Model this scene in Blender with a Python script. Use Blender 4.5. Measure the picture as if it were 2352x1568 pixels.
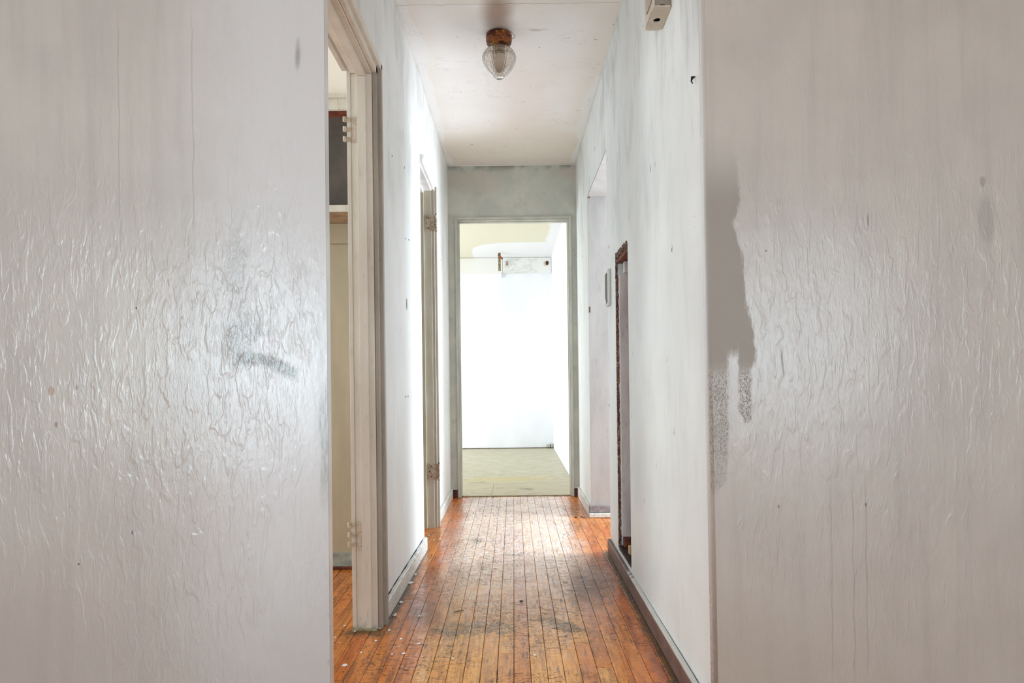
import bpy, bmesh, math, random
from mathutils import Vector, Matrix
random.seed(7)
for o in list(bpy.data.objects):
    bpy.data.objects.remove(o)
S = bpy.context.scene
COL = S.collection

# ------------------------------------------------------------------ camera, world, lights
EYE = 0.863
cam = bpy.data.cameras.new('camera')
cam.sensor_width = 36
cam.lens = 36 * 1600 / 2352
cam.shift_x = -3 / 2352
cam.shift_y = 86 / 2352
cam.clip_start = 0.05
co = bpy.data.objects.new('camera', cam)
COL.objects.link(co)
co.location = (0, 0, EYE)
co.rotation_mode = 'QUATERNION'
co.rotation_quaternion = (Matrix.Rotation(math.pi / 2, 3, 'X') @ Matrix.Rotation(-0.012, 3, 'Z')).to_quaternion()
S.camera = co

w = bpy.data.worlds.new('world')
S.world = w
w.use_nodes = True
w.node_tree.nodes['Background'].inputs[0].default_value = (0.80, 0.90, 1.0, 1)
w.node_tree.nodes['Background'].inputs[1].default_value = 0.6

S.view_settings.view_transform = 'Standard'
S.view_settings.look = 'None'
S.view_settings.gamma = 1
S.view_settings.use_curve_mapping = False
S.view_settings.exposure = 0.05
S.cycles.max_bounces = 12
S.cycles.diffuse_bounces = 8
S.cycles.use_denoising = True


def area(name, loc, look, sx, sy, power, colr=(1, 1, 1)):
    L = bpy.data.lights.new(name, 'AREA')
    L.shape = 'RECTANGLE'
    L.size, L.size_y = sx, sy
    L.energy = power
    L.color = colr
    o = bpy.data.objects.new(name, L)
    COL.objects.link(o)
    o.location = loc
    o.rotation_euler = Vector(look).to_track_quat('-Z', 'Y').to_euler()
    return o

# daylight through unseen window openings, plus added fills at front centre and passage
area('daylight_front_left', (-2.25, -2.95, 1.05), (0.1, 1, 0), 0.9, 1.4, 55, (0.76, 0.955, 1.06))
area('fill_front_centre', (0.0, -2.95, 1.15), (0, 1, 0), 1.2, 1.7, 34, (0.74, 0.955, 1.09))  # added fill lamp, no known window: brightens the hall and its ceiling
area('daylight_front_right', (2.35, -2.95, 1.1), (-0.1, 1, 0), 0.8, 1.3, 25, (0.76, 0.955, 1.05))
area('daylight_left_room', (-2.9, 2.2, 1.35), (1, 0, 0), 0.7, 1.2, 34, (0.86, 0.96, 1.0))
area('daylight_side_hall', (2.4, 3.9, 1.05), (-1, 0, 0.05), 0.8, 1.7, 106, (0.82, 0.96, 1.08))
area('fill_passage', (1.35, 4.31, 1.20), (0, -1, 0), 0.9, 1.3, 21, (0.84, 0.97, 1.06))  # added fill lamp, invented to brighten the left hall wall
area('daylight_far_room', (-2.9, 6.9, 0.95), (1, 0, -0.1), 2.4, 1.3, 106, (0.92, 0.96, 1.04))
#area('daylight_far_room_near_wall', (-1.75, 5.35, 1.1), (0.25, 1, -0.05), 1.5, 1.1, 40, (0.97, 0.99, 1.0))


# ------------------------------------------------------------------ material helpers
def lin(c):
    r = []
    for v in c:
        v /= 255
        r.append(v / 12.92 if v <= 0.04045 else ((v + 0.055) / 1.055) ** 2.4)
    return (r[0], r[1], r[2], 1)


class Mat:
    def __init__(s, name):
        s.m = bpy.data.materials.new(name)
        s.m.use_nodes = True
        s.t = s.m.node_tree
        s.b = s.t.nodes['Principled BSDF']
        g = s.t.nodes.new('ShaderNodeNewGeometry')
        s.pos = g.outputs['Position']
        sp = s.t.nodes.new('ShaderNodeSeparateXYZ')
        s.t.links.new(s.pos, sp.inputs[0])
        s.x, s.y, s.z = sp.outputs
        s.nrm = g.outputs['Normal']

    def put(s, sock, v):
        if hasattr(v, 'links') or isinstance(v, bpy.types.NodeSocket):
            s.t.links.new(v, sock)
        else:
            sock.default_value = v

    def f(s, op, a, b=0.0, c=0.0):
        n = s.t.nodes.new('ShaderNodeMath')
        n.operation = op
        s.put(n.inputs[0], a)
        s.put(n.inputs[1], b)
        s.put(n.inputs[2], c)
        return n.outputs[0]

    def add(s, a, b): return s.f('ADD', a, b)
    def sub(s, a, b): return s.f('SUBTRACT', a, b)
    def mul(s, a, b): return s.f('MULTIPLY', a, b)
    def mx(s, a, b): return s.f('MAXIMUM', a, b)
    def mn(s, a, b): return s.f('MINIMUM', a, b)
    def inv(s, a): return s.f('SUBTRACT', 1.0, a)

    def ss(s, v, a, b, lo=0.0, hi=1.0):
        n = s.t.nodes.new('ShaderNodeMapRange')
        n.interpolation_type = 'SMOOTHSTEP'
        s.put(n.inputs[0], v)
        for i, q in enumerate((a, b, lo, hi)):
            n.inputs[i + 1].default_value = q
        return n.outputs[0]

    def band(s, v, a, b, e):      # 1 between a and b with soft edges e
        return s.mul(s.ss(v, a - e, a + e), s.ss(v, b + e, b - e))

    def vec(s, x, y, z):
        n = s.t.nodes.new('ShaderNodeCombineXYZ')
        for i, q in enumerate((x, y, z)):
            s.put(n.inputs[i], q)
        return n.outputs[0]

    def sc(s, v, k, off=(0, 0, 0)):
        n = s.t.nodes.new('ShaderNodeMapping')
        s.put(n.inputs[0], v)
        n.inputs['Scale'].default_value = k
        n.inputs['Location'].default_value = off
        return n.outputs[0]

    def noise(s, k, detail=3, rough=0.55, dist=0.0, off=(0, 0, 0), vec=None, ridged=False):
        n = s.t.nodes.new('ShaderNodeTexNoise')
        if isinstance(k, (int, float)):
            k = (k, k, k)
        s.put(n.inputs['Vector'], s.sc(vec or s.pos, k, off))
        n.inputs['Scale'].default_value = 1
        n.inputs['Detail'].default_value = detail
        n.inputs['Roughness'].default_value = rough
        n.inputs['Distortion'].default_value = dist
        return n.outputs[0]

    def voro(s, k, off=(0, 0, 0), feature='F1', rnd=1.0):
        n = s.t.nodes.new('ShaderNodeTexVoronoi')
        if isinstance(k, (int, float)):
            k = (k, k, k)
        n.feature = feature
        s.put(n.inputs['Vector'], s.sc(s.pos, k, off))
        n.inputs['Scale'].default_value = 1
        n.inputs['Randomness'].default_value = rnd
        return n.outputs['Distance']

    def curve(s, v, pts):         # piecewise linear lookup; pts (v, value)
        lo, hi = pts[0][0], pts[-1][0]
        vals = [p[1] for p in pts]
        a, b = min(vals), max(vals)
        n = s.t.nodes.new('ShaderNodeValToRGB')
        s.put(n.inputs[0], s.f('DIVIDE', s.sub(v, lo), hi - lo))
        e = n.color_ramp.elements
        while len(e) < len(pts):
            e.new(0.5)
        for q, (p, val) in zip(e, pts):
            q.position = (p - lo) / (hi - lo)
            g = (val - a) / (b - a)
            q.color = (g, g, g, 1)
        return s.add(s.mul(n.outputs[0], b - a), a)

    def mix(s, fac, a, b):
        n = s.t.nodes.new('ShaderNodeMix')
        n.data_type = 'RGBA'
        s.put(n.inputs['Factor'], fac)
        for i, q in ((6, a), (7, b)):
            if isinstance(q, tuple) and len(q) == 3:
                q = lin(q)
            s.put(n.inputs[i], q)
        return n.outputs[2]

    def blob(s, u, v, cu, cv, ru, rv, ang=0.0, wob=None):   # normalised distance from an ellipse centre
        du, dv = s.sub(u, cu), s.sub(v, cv)
        ca, sa = math.cos(ang), math.sin(ang)
        a = s.f('DIVIDE', s.add(s.mul(du, ca), s.mul(dv, sa)), ru)
        b = s.f('DIVIDE', s.sub(s.mul(dv, ca), s.mul(du, sa)), rv)
        r = s.f('SQRT', s.add(s.mul(a, a), s.mul(b, b)))
        return s.add(r, wob) if wob is not None else r

    def bump(s, h, strength, dist, prev=None):
        n = s.t.nodes.new('ShaderNodeBump')
        n.inputs['Strength'].default_value = strength
        n.inputs['Distance'].default_value = dist
        s.put(n.inputs['Height'], h)
        if prev is not None:
            s.put(n.inputs['Normal'], prev)
        return n.outputs[0]

    def done(s, col, rough, normal=None, metal=0.0, spec=0.5):
        if isinstance(col, tuple) and len(col) == 3:
            col = lin(col)
        s.put(s.b.inputs['Base Color'], col)
        s.put(s.b.inputs['Roughness'], rough)
        s.put(s.b.inputs['Metallic'], metal)
        s.b.inputs['Specular IOR Level'].default_value = spec
        if normal is not None:
            s.put(s.b.inputs['Normal'], normal)
        return s.m


def front_paint():
    """dirty off-white gloss paint, crinkled; positions are spelled on the wall plane in 1/941 m"""
    m = Mat('front_wall_paint')
    u = m.add(m.mul(m.x, 941), 1179)
    v = m.sub(870, m.mul(m.sub(m.z, EYE), 941))
    n_lo = m.noise(3.5, 4)
    n_st = m.noise((22, 6, 1.6), 5, 0.6, off=(3, 0, 1))        # vertical streaks
    n_md = m.noise(14, 4, 0.6, 0.3)
    n_hi = m.noise((190, 60, 60), 3, 0.6, 0.8)
    n_fi = m.noise(420, 2)
    col = m.mix(m.ss(n_lo, 0.3, 0.7), (196, 190, 180), (187, 181, 172))
    col = m.mix(m.mul(m.ss(n_st, 0.45, 0.75), 0.35), col, (166, 160, 154))
    # paler, cooler tone towards the left corner
    cool_l = m.mul(m.ss(m.add(u, m.mul(m.sub(n_md, .5), 160)), 330, 640), m.ss(u, 1000, 800))
    col = m.mix(m.mul(cool_l, 0.8), col, (212, 212, 210))
    # window glare right of the patch, painted in as a paler oval
    glare_r = m.ss(m.blob(u, v, 1850, 790, 300, 380, 0, m.mul(m.sub(n_md, .5), 0.5)), 1.1, 0.3)
    col = m.mix(m.mul(glare_r, 0.6), col, (206, 205, 201))
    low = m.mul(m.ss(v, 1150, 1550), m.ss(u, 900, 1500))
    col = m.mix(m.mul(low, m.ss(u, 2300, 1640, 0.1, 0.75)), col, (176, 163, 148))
    # --- dark unpainted patch beside the right corner
    vb = m.add(v, m.mul(m.sub(m.noise((70, 10, 12), 4, .65), .5), 60))
    edge = m.curve(vb, [(250, 1665), (380, 1700), (470, 1706), (520, 1688), (600, 1711), (700, 1716), (770, 1733), (825, 1738), (852, 1726), (960, 1725), (988, 1712), (1000, 1672), (1110, 1668), (1150, 1630)])
    ub = m.add(u, m.mul(m.sub(m.noise((160, 30, 45), 4, .7), .5), 26))
    inside = m.mul(m.ss(m.sub(edge, ub), -3, 5), m.ss(v, 300, 480))
    inside = m.mul(inside, m.ss(u, 1200, 1300))
    tongue = m.mul(m.band(m.add(ub, m.mul(m.ss(v, 1000, 860), 0)), 1672, 1697, 5), m.ss(vb, 800, 835))
    tip = m.mul(m.ss(m.sub(m.sub(ub, 1690), m.mul(m.sub(v, 940), 0.55)), 3, -3), m.mul(m.ss(v, 935, 950), m.ss(ub, 1684, 1690)))
    inside = m.mul(inside, m.inv(m.mx(tongue, tip)))
    dry = m.ss(m.noise((340, 60, 150), 4, .75, 1.0), 0.45, 0.57)      # dry-brushed lower part
    dstreak = m.ss(m.noise((110, 10, 3), 2), 0.4, 0.6)
    dry = m.mx(m.mul(dry, m.ss(v, 1130, 1000, .6, 1)), m.mul(dstreak, 0.3))
    drywhere = m.ss(m.add(v, m.mul(m.ss(u, 1640, 1690), 0)), 830, 880)
    inside = m.mul(inside, m.sub(1, m.mul(drywhere, m.inv(dry))))
    col = m.mix(m.mul(inside, 0.9), col, (153, 147, 136))
    col = m.mix(m.mul(m.mul(inside, m.ss(v, 840, 900)), 0.45), col, (112, 108, 98))
    # --- grey scuff on the left wall
    tex = m.ss(m.noise((340, 60, 120), 4, .75, 1.2), 0.38, 0.58)
    wob = m.mul(m.sub(n_md, .5), 0.9)
    vc = m.curve(u, [(470, 840), (525, 824), (560, 812), (600, 816), (640, 833), (690, 858), (740, 890)])
    dv_ = m.f('ABSOLUTE', m.add(m.sub(v, vc), m.mul(m.sub(m.noise((120, 30, 50), 4, .75), .5), 34)))
    a = m.mul(m.ss(dv_, 25, 7), m.band(m.add(u, m.mul(wob, 20)), 532, 682, 14))
    b = m.ss(m.blob(u, v, 562, 770, 62, 75, 0, wob), 1.2, 0.3)
    c = m.ss(m.blob(u, v, 545, 620, 36, 110, 0, wob), 1.2, 0.4)
    sm = m.mx(m.mul(a, m.ss(tex, 0, 1, .45, 1)), m.mx(m.mul(m.mul(b, tex), .85), m.mul(m.mul(c, tex), .42)))
    plaster = m.ss(m.blob(u, v, 612, 786, 34, 22, -0.3, m.mul(wob, .6)), 1.0, 0.6)
    sm = m.mul(sm, m.inv(plaster))
    col = m.mix(m.mul(sm, 0.92), col, (104, 101, 88))
    col = m.mix(plaster, col, (214, 214, 213))
    # --- smaller marks
    lowl = m.mul(m.ss(v, 950, 1500), m.ss(u, 900, 700))  # lower left wall darkened in its colour so the glare stands out
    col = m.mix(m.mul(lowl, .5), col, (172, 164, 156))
    br = m.mul(m.mul(m.band(m.add(u, m.mul(m.sub(m.noise((30, 9, 9), 4, .7), .5), 26)), 733, 762, 6), m.band(v, 880, 1130, 70)), m.ss(m.noise((260, 60, 22), 4, .7), .38, .6, .35, 1))
    col = m.mix(m.mul(br, .6), col, (112, 116, 108))
    k = m.ss(m.blob(u, v, 693, 120, 9, 45, 0.05, m.mul(wob, .8)), 1.1, 0.2)
    col = m.mix(m.mul(k, 0.55), col, (112, 108, 118))
    for (cu, cv, ru, rv, cc, am) in ((118, 885, 9, 14, (170, 135, 112), .7), (128, 962, 6, 9, (140, 105, 100), .7),
                                     (176, 878, 5, 9, (130, 110, 105), .5), (2262, 430, 9, 16, (150, 138, 128), .6),
                                     (2270, 520, 26, 70, (158, 150, 144), .5), (1998, 520, 3, 26, (140, 134, 130), .8), (300, 1212, 3, 7, (90, 85, 82), .9), (176, 1283, 3, 3, (60, 60, 60), .9),
                                     (315, 697, 3, 4, (70, 70, 70), .9), (1763, 583, 3, 3, (90, 95, 90), .8),
                                     (1797, 838, 3, 38, (120, 118, 112), .8), (1785, 1170, 2.5, 5, (90, 85, 80), .8), (1985, 1168, 2.5, 6, (90, 85, 80), .8)):
        q = m.ss(m.blob(u, v, cu, cv, ru, rv, -.06 if rv > 30 else 0, m.mul(wob, .5)), 1.0, 0.5)
        col = m.mix(m.mul(q, am), col, cc)
    for cu in (1905, 1955, 1985, 280, 450):
        uu = m.add(u, m.mul(m.sub(m.noise((6, 6, 9), 2), .5), 14))
        q = m.mul(m.band(uu, cu - 1.2, cu + 1.2, 1.6), m.band(v, 1120, 1560, 60) if cu > 900 else m.band(v, 40, 560, 80))
        col = m.mix(m.mul(q, .35), col, (120, 112, 106))
    # worn edge of the left corner
    eg = m.mul(m.band(u, 741, 752, 3), m.ss(m.noise((60, 60, 30), 4, .7), .55, .68))
    col = m.mix(m.mul(m.mul(eg, m.ss(v, 560, 650)), .25), col, (120, 124, 116))
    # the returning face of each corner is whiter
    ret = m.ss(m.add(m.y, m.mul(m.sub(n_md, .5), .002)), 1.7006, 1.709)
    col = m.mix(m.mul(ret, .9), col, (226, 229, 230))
    # crinkles: long vertical wrinkles, strongest low and towards the outer wall
    wr = m.noise((40, 40, 11), 2.5, .5, .6)
    wr2 = m.noise((100, 100, 26), 3, .6, .4, off=(3, 1, 5))
    ridge = m.add(m.ss(wr, .50, .60), m.mul(m.ss(wr2, .50, .64), .4))
    where = m.ss(m.noise((5, 5, 3), 2, off=(5, 0, 2)), .30, .58, .25, 1)
    vert = m.mul(m.ss(v, 150, 650, .25, 1), m.ss(v, 1500, 1150, .3, 1))
    smooth = m.mx(m.mul(m.ss(u, 730, 600), 1), m.mul(m.ss(u, 745, 690), m.ss(v, 860, 780)))
    smooth_r = m.ss(u, 1640, 1720)
    near = m.mx(m.mul(smooth, m.ss(u, 1200, 1100)), m.mul(smooth_r, m.ss(u, 1100, 1200)))
    amt = m.mul(m.mul(m.mul(where, vert), near), m.inv(m.mul(inside, .8)))
    h = m.add(m.mul(m.mul(ridge, amt), 1.0), m.mul(m.noise((60, 60, 40), 4), 0.6))
    h = m.add(h, m.mul(m.mul(n_hi, m.mul(amt, 1.0)), 0.5))
    h = m.sub(h, m.mul(plaster, .5))
    nm = m.bump(h, 0.45, 0.0017)
    nm = m.bump(m.noise((30, 30, 7), 3), 0.25, 0.002, nm)
    nm = m.bump(n_fi, 0.15, 0.0006, nm)
    rough = m.add(0.26, m.mul(inside, 0.5))
    return m.done(col, rough, nm, spec=1.0)


def hall_paint(name, a=(237, 238, 237), b=(229, 231, 230), dirt=(178, 178, 176), dirt_amt=0.6, rough=0.5, marks=True):
    m = Mat(name)
    n_st = m.noise((6, 6, 2.4), 5, .62, .6)
    n_st2 = m.noise((26, 26, 8), 4, .6, off=(1, 4, 2))
    col = m.mix(m.ss(m.noise(2.2, 3), .35, .65), a, b)
    high = m.ss(m.z, 1.1, 2.2, 0.25, 1.0)
    d = m.mul(m.mul(m.ss(n_st, .46, .70), m.ss(n_st2, .35, .7, .5, 1)), high)
    col = m.mix(m.mul(d, dirt_amt), col, dirt)
    if marks:
        q = m.mul(m.ss(m.voro((9, 9, 5)), 0.10, 0.05), m.ss(m.noise(50, 2), .5, .6))
        col = m.mix(m.mul(q, .85), col, (88, 86, 82))
        y2 = m.noise((16, 16, 6), 4, .6, off=(9, 1, 3))
        col = m.mix(m.mul(m.ss(y2, .6, .75), .25), col, (206, 204, 186))
    nm = m.bump(m.noise((40, 40, 16), 4), .25, .0025)
    nm = m.bump(m.noise(260, 2), .15, .0006, nm)
    return m.done(col, rough, nm)


def end_wall_paint():
    m = Mat('smoke_stained_paint')
    n = m.noise(4.5, 5, .6, .5)
    n2 = m.noise(11, 4, .6, .2, off=(4, 4, 4))
    col = m.mix(m.ss(n, .35, .65), (198, 198, 186), (182, 184, 175))
    col = m.mix(m.mul(m.ss(n2, .55, .72), .6), col, (164, 167, 156))
    n3 = m.noise(7, 3, off=(8, 2, 1))
    col = m.mix(m.mul(m.ss(n3, .56, .7), .5), col, (198, 184, 172))
    # a paler swept area, top left, over a dark cobweb edge
    uu = m.add(m.x, m.mul(m.sub(n2, .5), .12))
    pale = m.mul(m.ss(m.blob(uu, m.z, -.27, 2.31, .24, .10, -.1), 1.1, .7), m.ss(m.z, 2.42, 2.37))
    col = m.mix(m.mul(pale, .5), col, (184, 178, 164))
    cob = m.mul(m.ss(m.z, 2.37, 2.43), m.ss(m.noise(9, 3, off=(2, 2, 2)), .42, .6))
    col = m.mix(m.mul(cob, .7), col, (112, 106, 94))
    nm = m.bump(m.noise(90, 4), .3, .002)
    return m.done(col, .7, nm)


def ceiling_paint():
    m = Mat('ceiling_paint')
    n = m.noise(3.0, 4)
    col = m.mix(m.ss(n, .35, .65), (246, 246, 245), (242, 241, 239))
    wob = m.mul(m.sub(m.noise(8, 4, .6), .5), .5)
    # tan smoke film at both ends of the hall and along the sides
    tan = m.mx(m.ss(m.add(m.y, m.mul(wob, .5)), 4.0, 4.75), m.ss(m.add(m.y, m.mul(wob, .5)), 3.1, 2.7))
    side = m.ss(m.add(m.f('ABSOLUTE', m.x), m.mul(wob, .12)), .28, .44)
    col = m.mix(m.mul(m.mx(m.mul(tan, .9), m.mul(side, .6)), .85), col, (232, 222, 208))
    # fresh white cutting-in along both walls
    ed = m.add(m.f('ABSOLUTE', m.x), m.mul(m.sub(m.noise((2, 2.6, 3), 2, .5, off=(7, 7, 0)), .5), .16))
    cut = m.mul(m.ss(ed, .418, .43), m.mx(m.ss(m.x, .1, -.1), m.ss(m.y, 3.6, 3.62)))
    col = m.mix(m.mul(cut, .9), col, (240, 240, 239))
    smut = m.ss(m.blob(m.x, m.y, .12, 3.13, .05, .012, 0, m.mul(m.sub(m.noise((30, 60, 9), 4, .7), .5), 3.0)), 1.1, .5)
    col = m.mix(m.mul(smut, .4), col, (150, 146, 120))
    # shadow the lamp casts towards the camera, painted on the ceiling
    lamp_shadow = m.mul(m.ss(m.blob(m.x, m.y, -.05, 2.98, .085, .25, 0, wob), 1.15, .15), m.ss(m.y, 2.6, 2.9, .8, 1))
    col = m.mix(m.mul(lamp_shadow, .8), col, (150, 118, 92))
    q = m.mul(m.ss(m.voro((6, 11, 6)), .09, .04), m.ss(m.noise(60, 2), .5, .6))
    col = m.mix(m.mul(q, .8), col, (110, 100, 90))
    ck = m.mul(m.ss(m.f('ABSOLUTE', m.sub(m.noise((9, 42, 9), 3, .5, .6), .5)), .008, .0), m.ss(m.noise(5, 2, off=(5, 5, 0)), .52, .6))
    col = m.mix(m.mul(ck, .5), col, (120, 112, 104))
    nm = m.bump(m.noise((50, 110, 50), 3), .35, .002)
    return m.done(col, .5, nm)


def trim_paint(name, a, b, dirt, dirt_amt=.6, rough=.45, k=1.0):
    m = Mat(name)
    n = m.noise((9 * k, 9 * k, 2.5 * k), 5, .6)
    col = m.mix(m.ss(n, .35, .65), a, b)
    n2 = m.noise((60 * k, 60 * k, 18 * k), 4, .65, off=(2, 3, 4))
    foot = m.ss(m.z, .25, .0, .5, 1.0)
    col = m.mix(m.mul(m.mul(m.ss(n2, .56, .72), foot), dirt_amt), col, dirt)
    nm = m.bump(m.noise((120, 120, 22), 4, .6), .3, .0015)
    return m.done(col, rough, nm)


def simple(name, col, rough=.6, col2=None, k=20, metal=0, bump=.25, bd=.002, spec=.5):
    m = Mat(name)
    c = m.mix(m.ss(m.noise(k, 5, .65), .38, .62), col, col2) if col2 else col
    return m.done(c, rough, m.bump(m.noise(k * 4, 4), bump, bd), metal, spec)


def wood_floor():
    m = Mat('worn_floor_boards')
    oi = m.t.nodes.new('ShaderNodeObjectInfo')
    rnd = oi.outputs['Random']
    off = m.mul(rnd, 37)
    gv = m.vec(m.add(m.x, off), m.y, m.mul(rnd, 11))
    gr = m.noise((55, 3.2, 20), 5, .62, .9, vec=gv)              # long figure
    gf = m.noise((260, 9, 60), 4, .6, .2, vec=gv)                # fine grain
    col = m.mix(m.ss(rnd, .05, .95), (252, 178, 82), (226, 132, 46))
    col = m.mix(m.mul(m.ss(rnd, .35, .6), m.ss(rnd, .75, .6)), col, (248, 184, 98))
    col = m.mix(m.mul(m.ss(gr, .45, .62), .5), col, (140, 74, 34))
    col = m.mix(m.mul(m.ss(gf, .5, .68), .45), col, (120, 66, 34))
    wob = m.mul(m.sub(m.noise((6, 3.5, 1), 5, .65), .5), 1.0)
    # reddish varnish still on the boards next to the walls
    ax = m.f('ABSOLUTE', m.add(m.x, 0.0))
    var = m.ss(m.add(ax, m.mul(wob, .12)), .24, .34)
    red = m.mix(m.ss(gr, .4, .65), (216, 106, 24), (156, 68, 16))
    col = m.mix(m.mul(var, .62), col, red)
    # worn walking strip; far-room glare on the floor is painted into its paleness
    worn = m.mul(m.ss(m.add(ax, m.mul(wob, .22)), .40, .26), m.ss(m.add(m.y, m.mul(wob, 1.2)), 2.2, 3.4))  # wear mask, also carries the painted far-room glare
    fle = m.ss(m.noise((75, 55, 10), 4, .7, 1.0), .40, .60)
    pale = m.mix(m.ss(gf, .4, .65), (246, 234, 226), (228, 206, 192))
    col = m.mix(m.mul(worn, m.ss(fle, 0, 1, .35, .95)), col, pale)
    half = m.mul(m.ss(m.add(ax, m.mul(wob, .2)), .38, .22), m.ss(m.add(m.y, m.mul(wob, 1.0)), 1.8, 2.5))
    col = m.mix(m.mul(half, m.mul(m.inv(worn), .35)), col, (206, 160, 120))
    # grime in crescents and blotches
    sw = m.noise((34, 70, 10), 4, .7, 2.2, off=(3, 1, 0))
    gm = m.mul(m.ss(sw, .52, .59), m.ss(m.noise((3, 2.2, 1), 3, off=(1, 6, 0)), .36, .54))
    col = m.mix(m.mul(gm, .85), col, (84, 56, 36))
    # two dark greasy smears in the foreground
    fw = m.mul(m.sub(m.noise((34, 22, 10), 5, .78, 1.4, off=(4, 4, 0)), .5), 4.2)
    for (cx, cy, rx, ry, an) in ((-.155, 2.41, .15, .065, .15), (.145, 2.45, .12, .035, -.75), (-.21, 3.72, .03, .06, 0), (-.02, 3.42, .05, .02, 0)):
        q = m.ss(m.blob(m.x, m.y, cx, cy, rx, ry, an, fw), 1.45, .6)
        q = m.mul(q, m.ss(m.noise((70, 45, 10), 5, .75, 1.8, off=(1, 2, 0)), .42, .56, .18, 1))
        col = m.mix(m.mul(q, .92), col, (84, 66, 36))
    q = m.ss(m.blob(m.x, m.y, .33, 2.95, .12, .38, -.2, m.mul(fw, .4)), 1.2, .3)
    col = m.mix(m.mul(q, .75), col, (92, 52, 32))
    q = m.ss(m.blob(m.x, m.y, -.36, 2.62, .07, .22, .3, m.mul(fw, .5)), 1.2, .3)
    col = m.mix(m.mul(q, .55), col, (84, 56, 50))
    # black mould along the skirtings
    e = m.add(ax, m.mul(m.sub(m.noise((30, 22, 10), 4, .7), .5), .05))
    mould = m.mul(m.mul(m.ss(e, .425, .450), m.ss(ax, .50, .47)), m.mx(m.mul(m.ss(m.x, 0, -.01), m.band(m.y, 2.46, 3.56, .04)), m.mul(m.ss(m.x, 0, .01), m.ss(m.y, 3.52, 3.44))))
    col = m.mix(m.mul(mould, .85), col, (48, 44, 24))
    foot = m.ss(m.blob(m.x, m.y, -.52, 2.40, .11, .06, 0, m.mul(fw, .9)), 1.2, .3)
    col = m.mix(m.mul(foot, .8), col, (62, 52, 26))
    # dark checks along the grain near the camera and nail heads
    ch = m.mul(m.ss(m.noise((120, 9, 10), 4, .75, .8, vec=gv), .56, .62), m.ss(m.noise((10, 5, 1), 3, off=(2, 9, 0)), .42, .56))
    col = m.mix(m.mul(ch, .75), col, (58, 42, 26))
    nail = m.ss(m.voro((26, 17, 0.01)), .10, .06)
    col = m.mix(m.mul(nail, m.ss(m.noise(6, 2, off=(5, 1, 0)), .40, .50)), col, (44, 30, 20))
    nm = m.bump(gf, .15, .0008)
    nm = m.bump(m.noise((10, 9, 5), 4, .6), .22, .0022, nm)
    m.b.inputs['Coat Weight'].default_value = .22
    m.put(m.b.inputs['Coat Roughness'], m.add(.10, m.mul(gm, .3)))
    m.b.inputs['Coat IOR'].default_value = 1.45
    m.put(m.b.inputs['Coat Normal'], m.bump(m.noise((8, 12, 5), 3, .6), .12, .0018))
    rough = m.add(m.add(.13, m.mul(m.ss(m.noise((14, 20, 4), 4, .65, off=(6, 6, 0)), .35, .65), .22)), m.add(m.mul(gm, .25), m.mul(gf, .08)))
    return m.done(col, rough, nm)


def lino():
    m = Mat('old_linoleum')
    wob = m.mul(m.sub(m.noise((5, 9, 1), 5, .65), .5), 1.2)
    n = m.noise((6, 16, 2), 5, .65, .6)
    col = m.mix(m.ss(n, .35, .65), (188, 184, 160), (172, 166, 138))
    near = m.ss(m.add(m.y, m.mul(wob, .4)), 6.3, 5.5)
    col = m.mix(m.mul(near, .6), col, (186, 172, 136))
    yel = m.ss(m.blob(m.x, m.y, -.03, 6.0, .5, .16, .1, m.mul(wob, 1.2)), 1.2, .2)
    col = m.mix(m.mul(yel, .6), col, (196, 176, 96))
    st = m.noise((9, 40, 2), 4, .7, 1.0, off=(2, 0, 0))
    col = m.mix(m.mul(m.mul(m.ss(st, .53, .63), m.ss(m.y, 8.4, 6.0)), .75), col, (134, 122, 88))
    for (cx, cy, rx, ry) in ((.09, 5.45, .07, .03), (.12, 5.40, .05, .02), (-.30, 5.80, .10, .015), (-.27, 5.86, .03, .02)):
        q = m.ss(m.blob(m.x, m.y, cx, cy, rx, ry, 0, m.mul(wob, .8)), 1.1, .4)
        col = m.mix(m.mul(q, .8), col, (84, 76, 56))
    return m.done(col, .5, m.bump(m.noise((20, 40, 5), 4), .3, .003))


def rusty():
    m = Mat('rusty_brass')
    n = m.noise((22, 22, 60), 4, .65, 1.2)
    col = m.mix(m.ss(n, .42, .58), (150, 84, 34), (70, 28, 14))
    col = m.mix(m.mul(m.ss(m.noise((30, 30, 50), 3, off=(3, 3, 3)), .55, .65), .7), col, (196, 160, 80))
    return m.done(col, .5, m.bump(n, .4, .003), .35)


def far_ceiling():
    m = Mat('cream_ceiling')
    wob = m.mul(m.sub(m.noise(2.5, 3), .5), .5)
    a = m.f('POWER', m.f('ABSOLUTE', m.f('DIVIDE', m.sub(m.x, .6), 1.07)), 4)
    b = m.f('POWER', m.f('ABSOLUTE', m.f('DIVIDE', m.sub(m.y, 8.42), .76)), 4)
    r = m.ss(m.add(m.add(a, b), m.mul(wob, .3)), 1.04, .96)
    r2 = m.ss(m.add(m.x, m.mul(wob, .2)), .36, .40)
    col = m.mix(m.mx(r, r2), (210, 206, 184), (222, 222, 222))
    return m.done(col, .7, m.bump(m.noise(40, 3), .2, .002))


def far_wall():
    m = Mat('far_room_white')
    n = m.noise((2.5, 2.5, 1.2), 3)
    col = m.mix(m.ss(n, .4, .7), (234, 236, 242), (226, 229, 233))
    return m.done(col, .6, m.bump(m.noise(40, 3), .2, .002))


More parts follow.
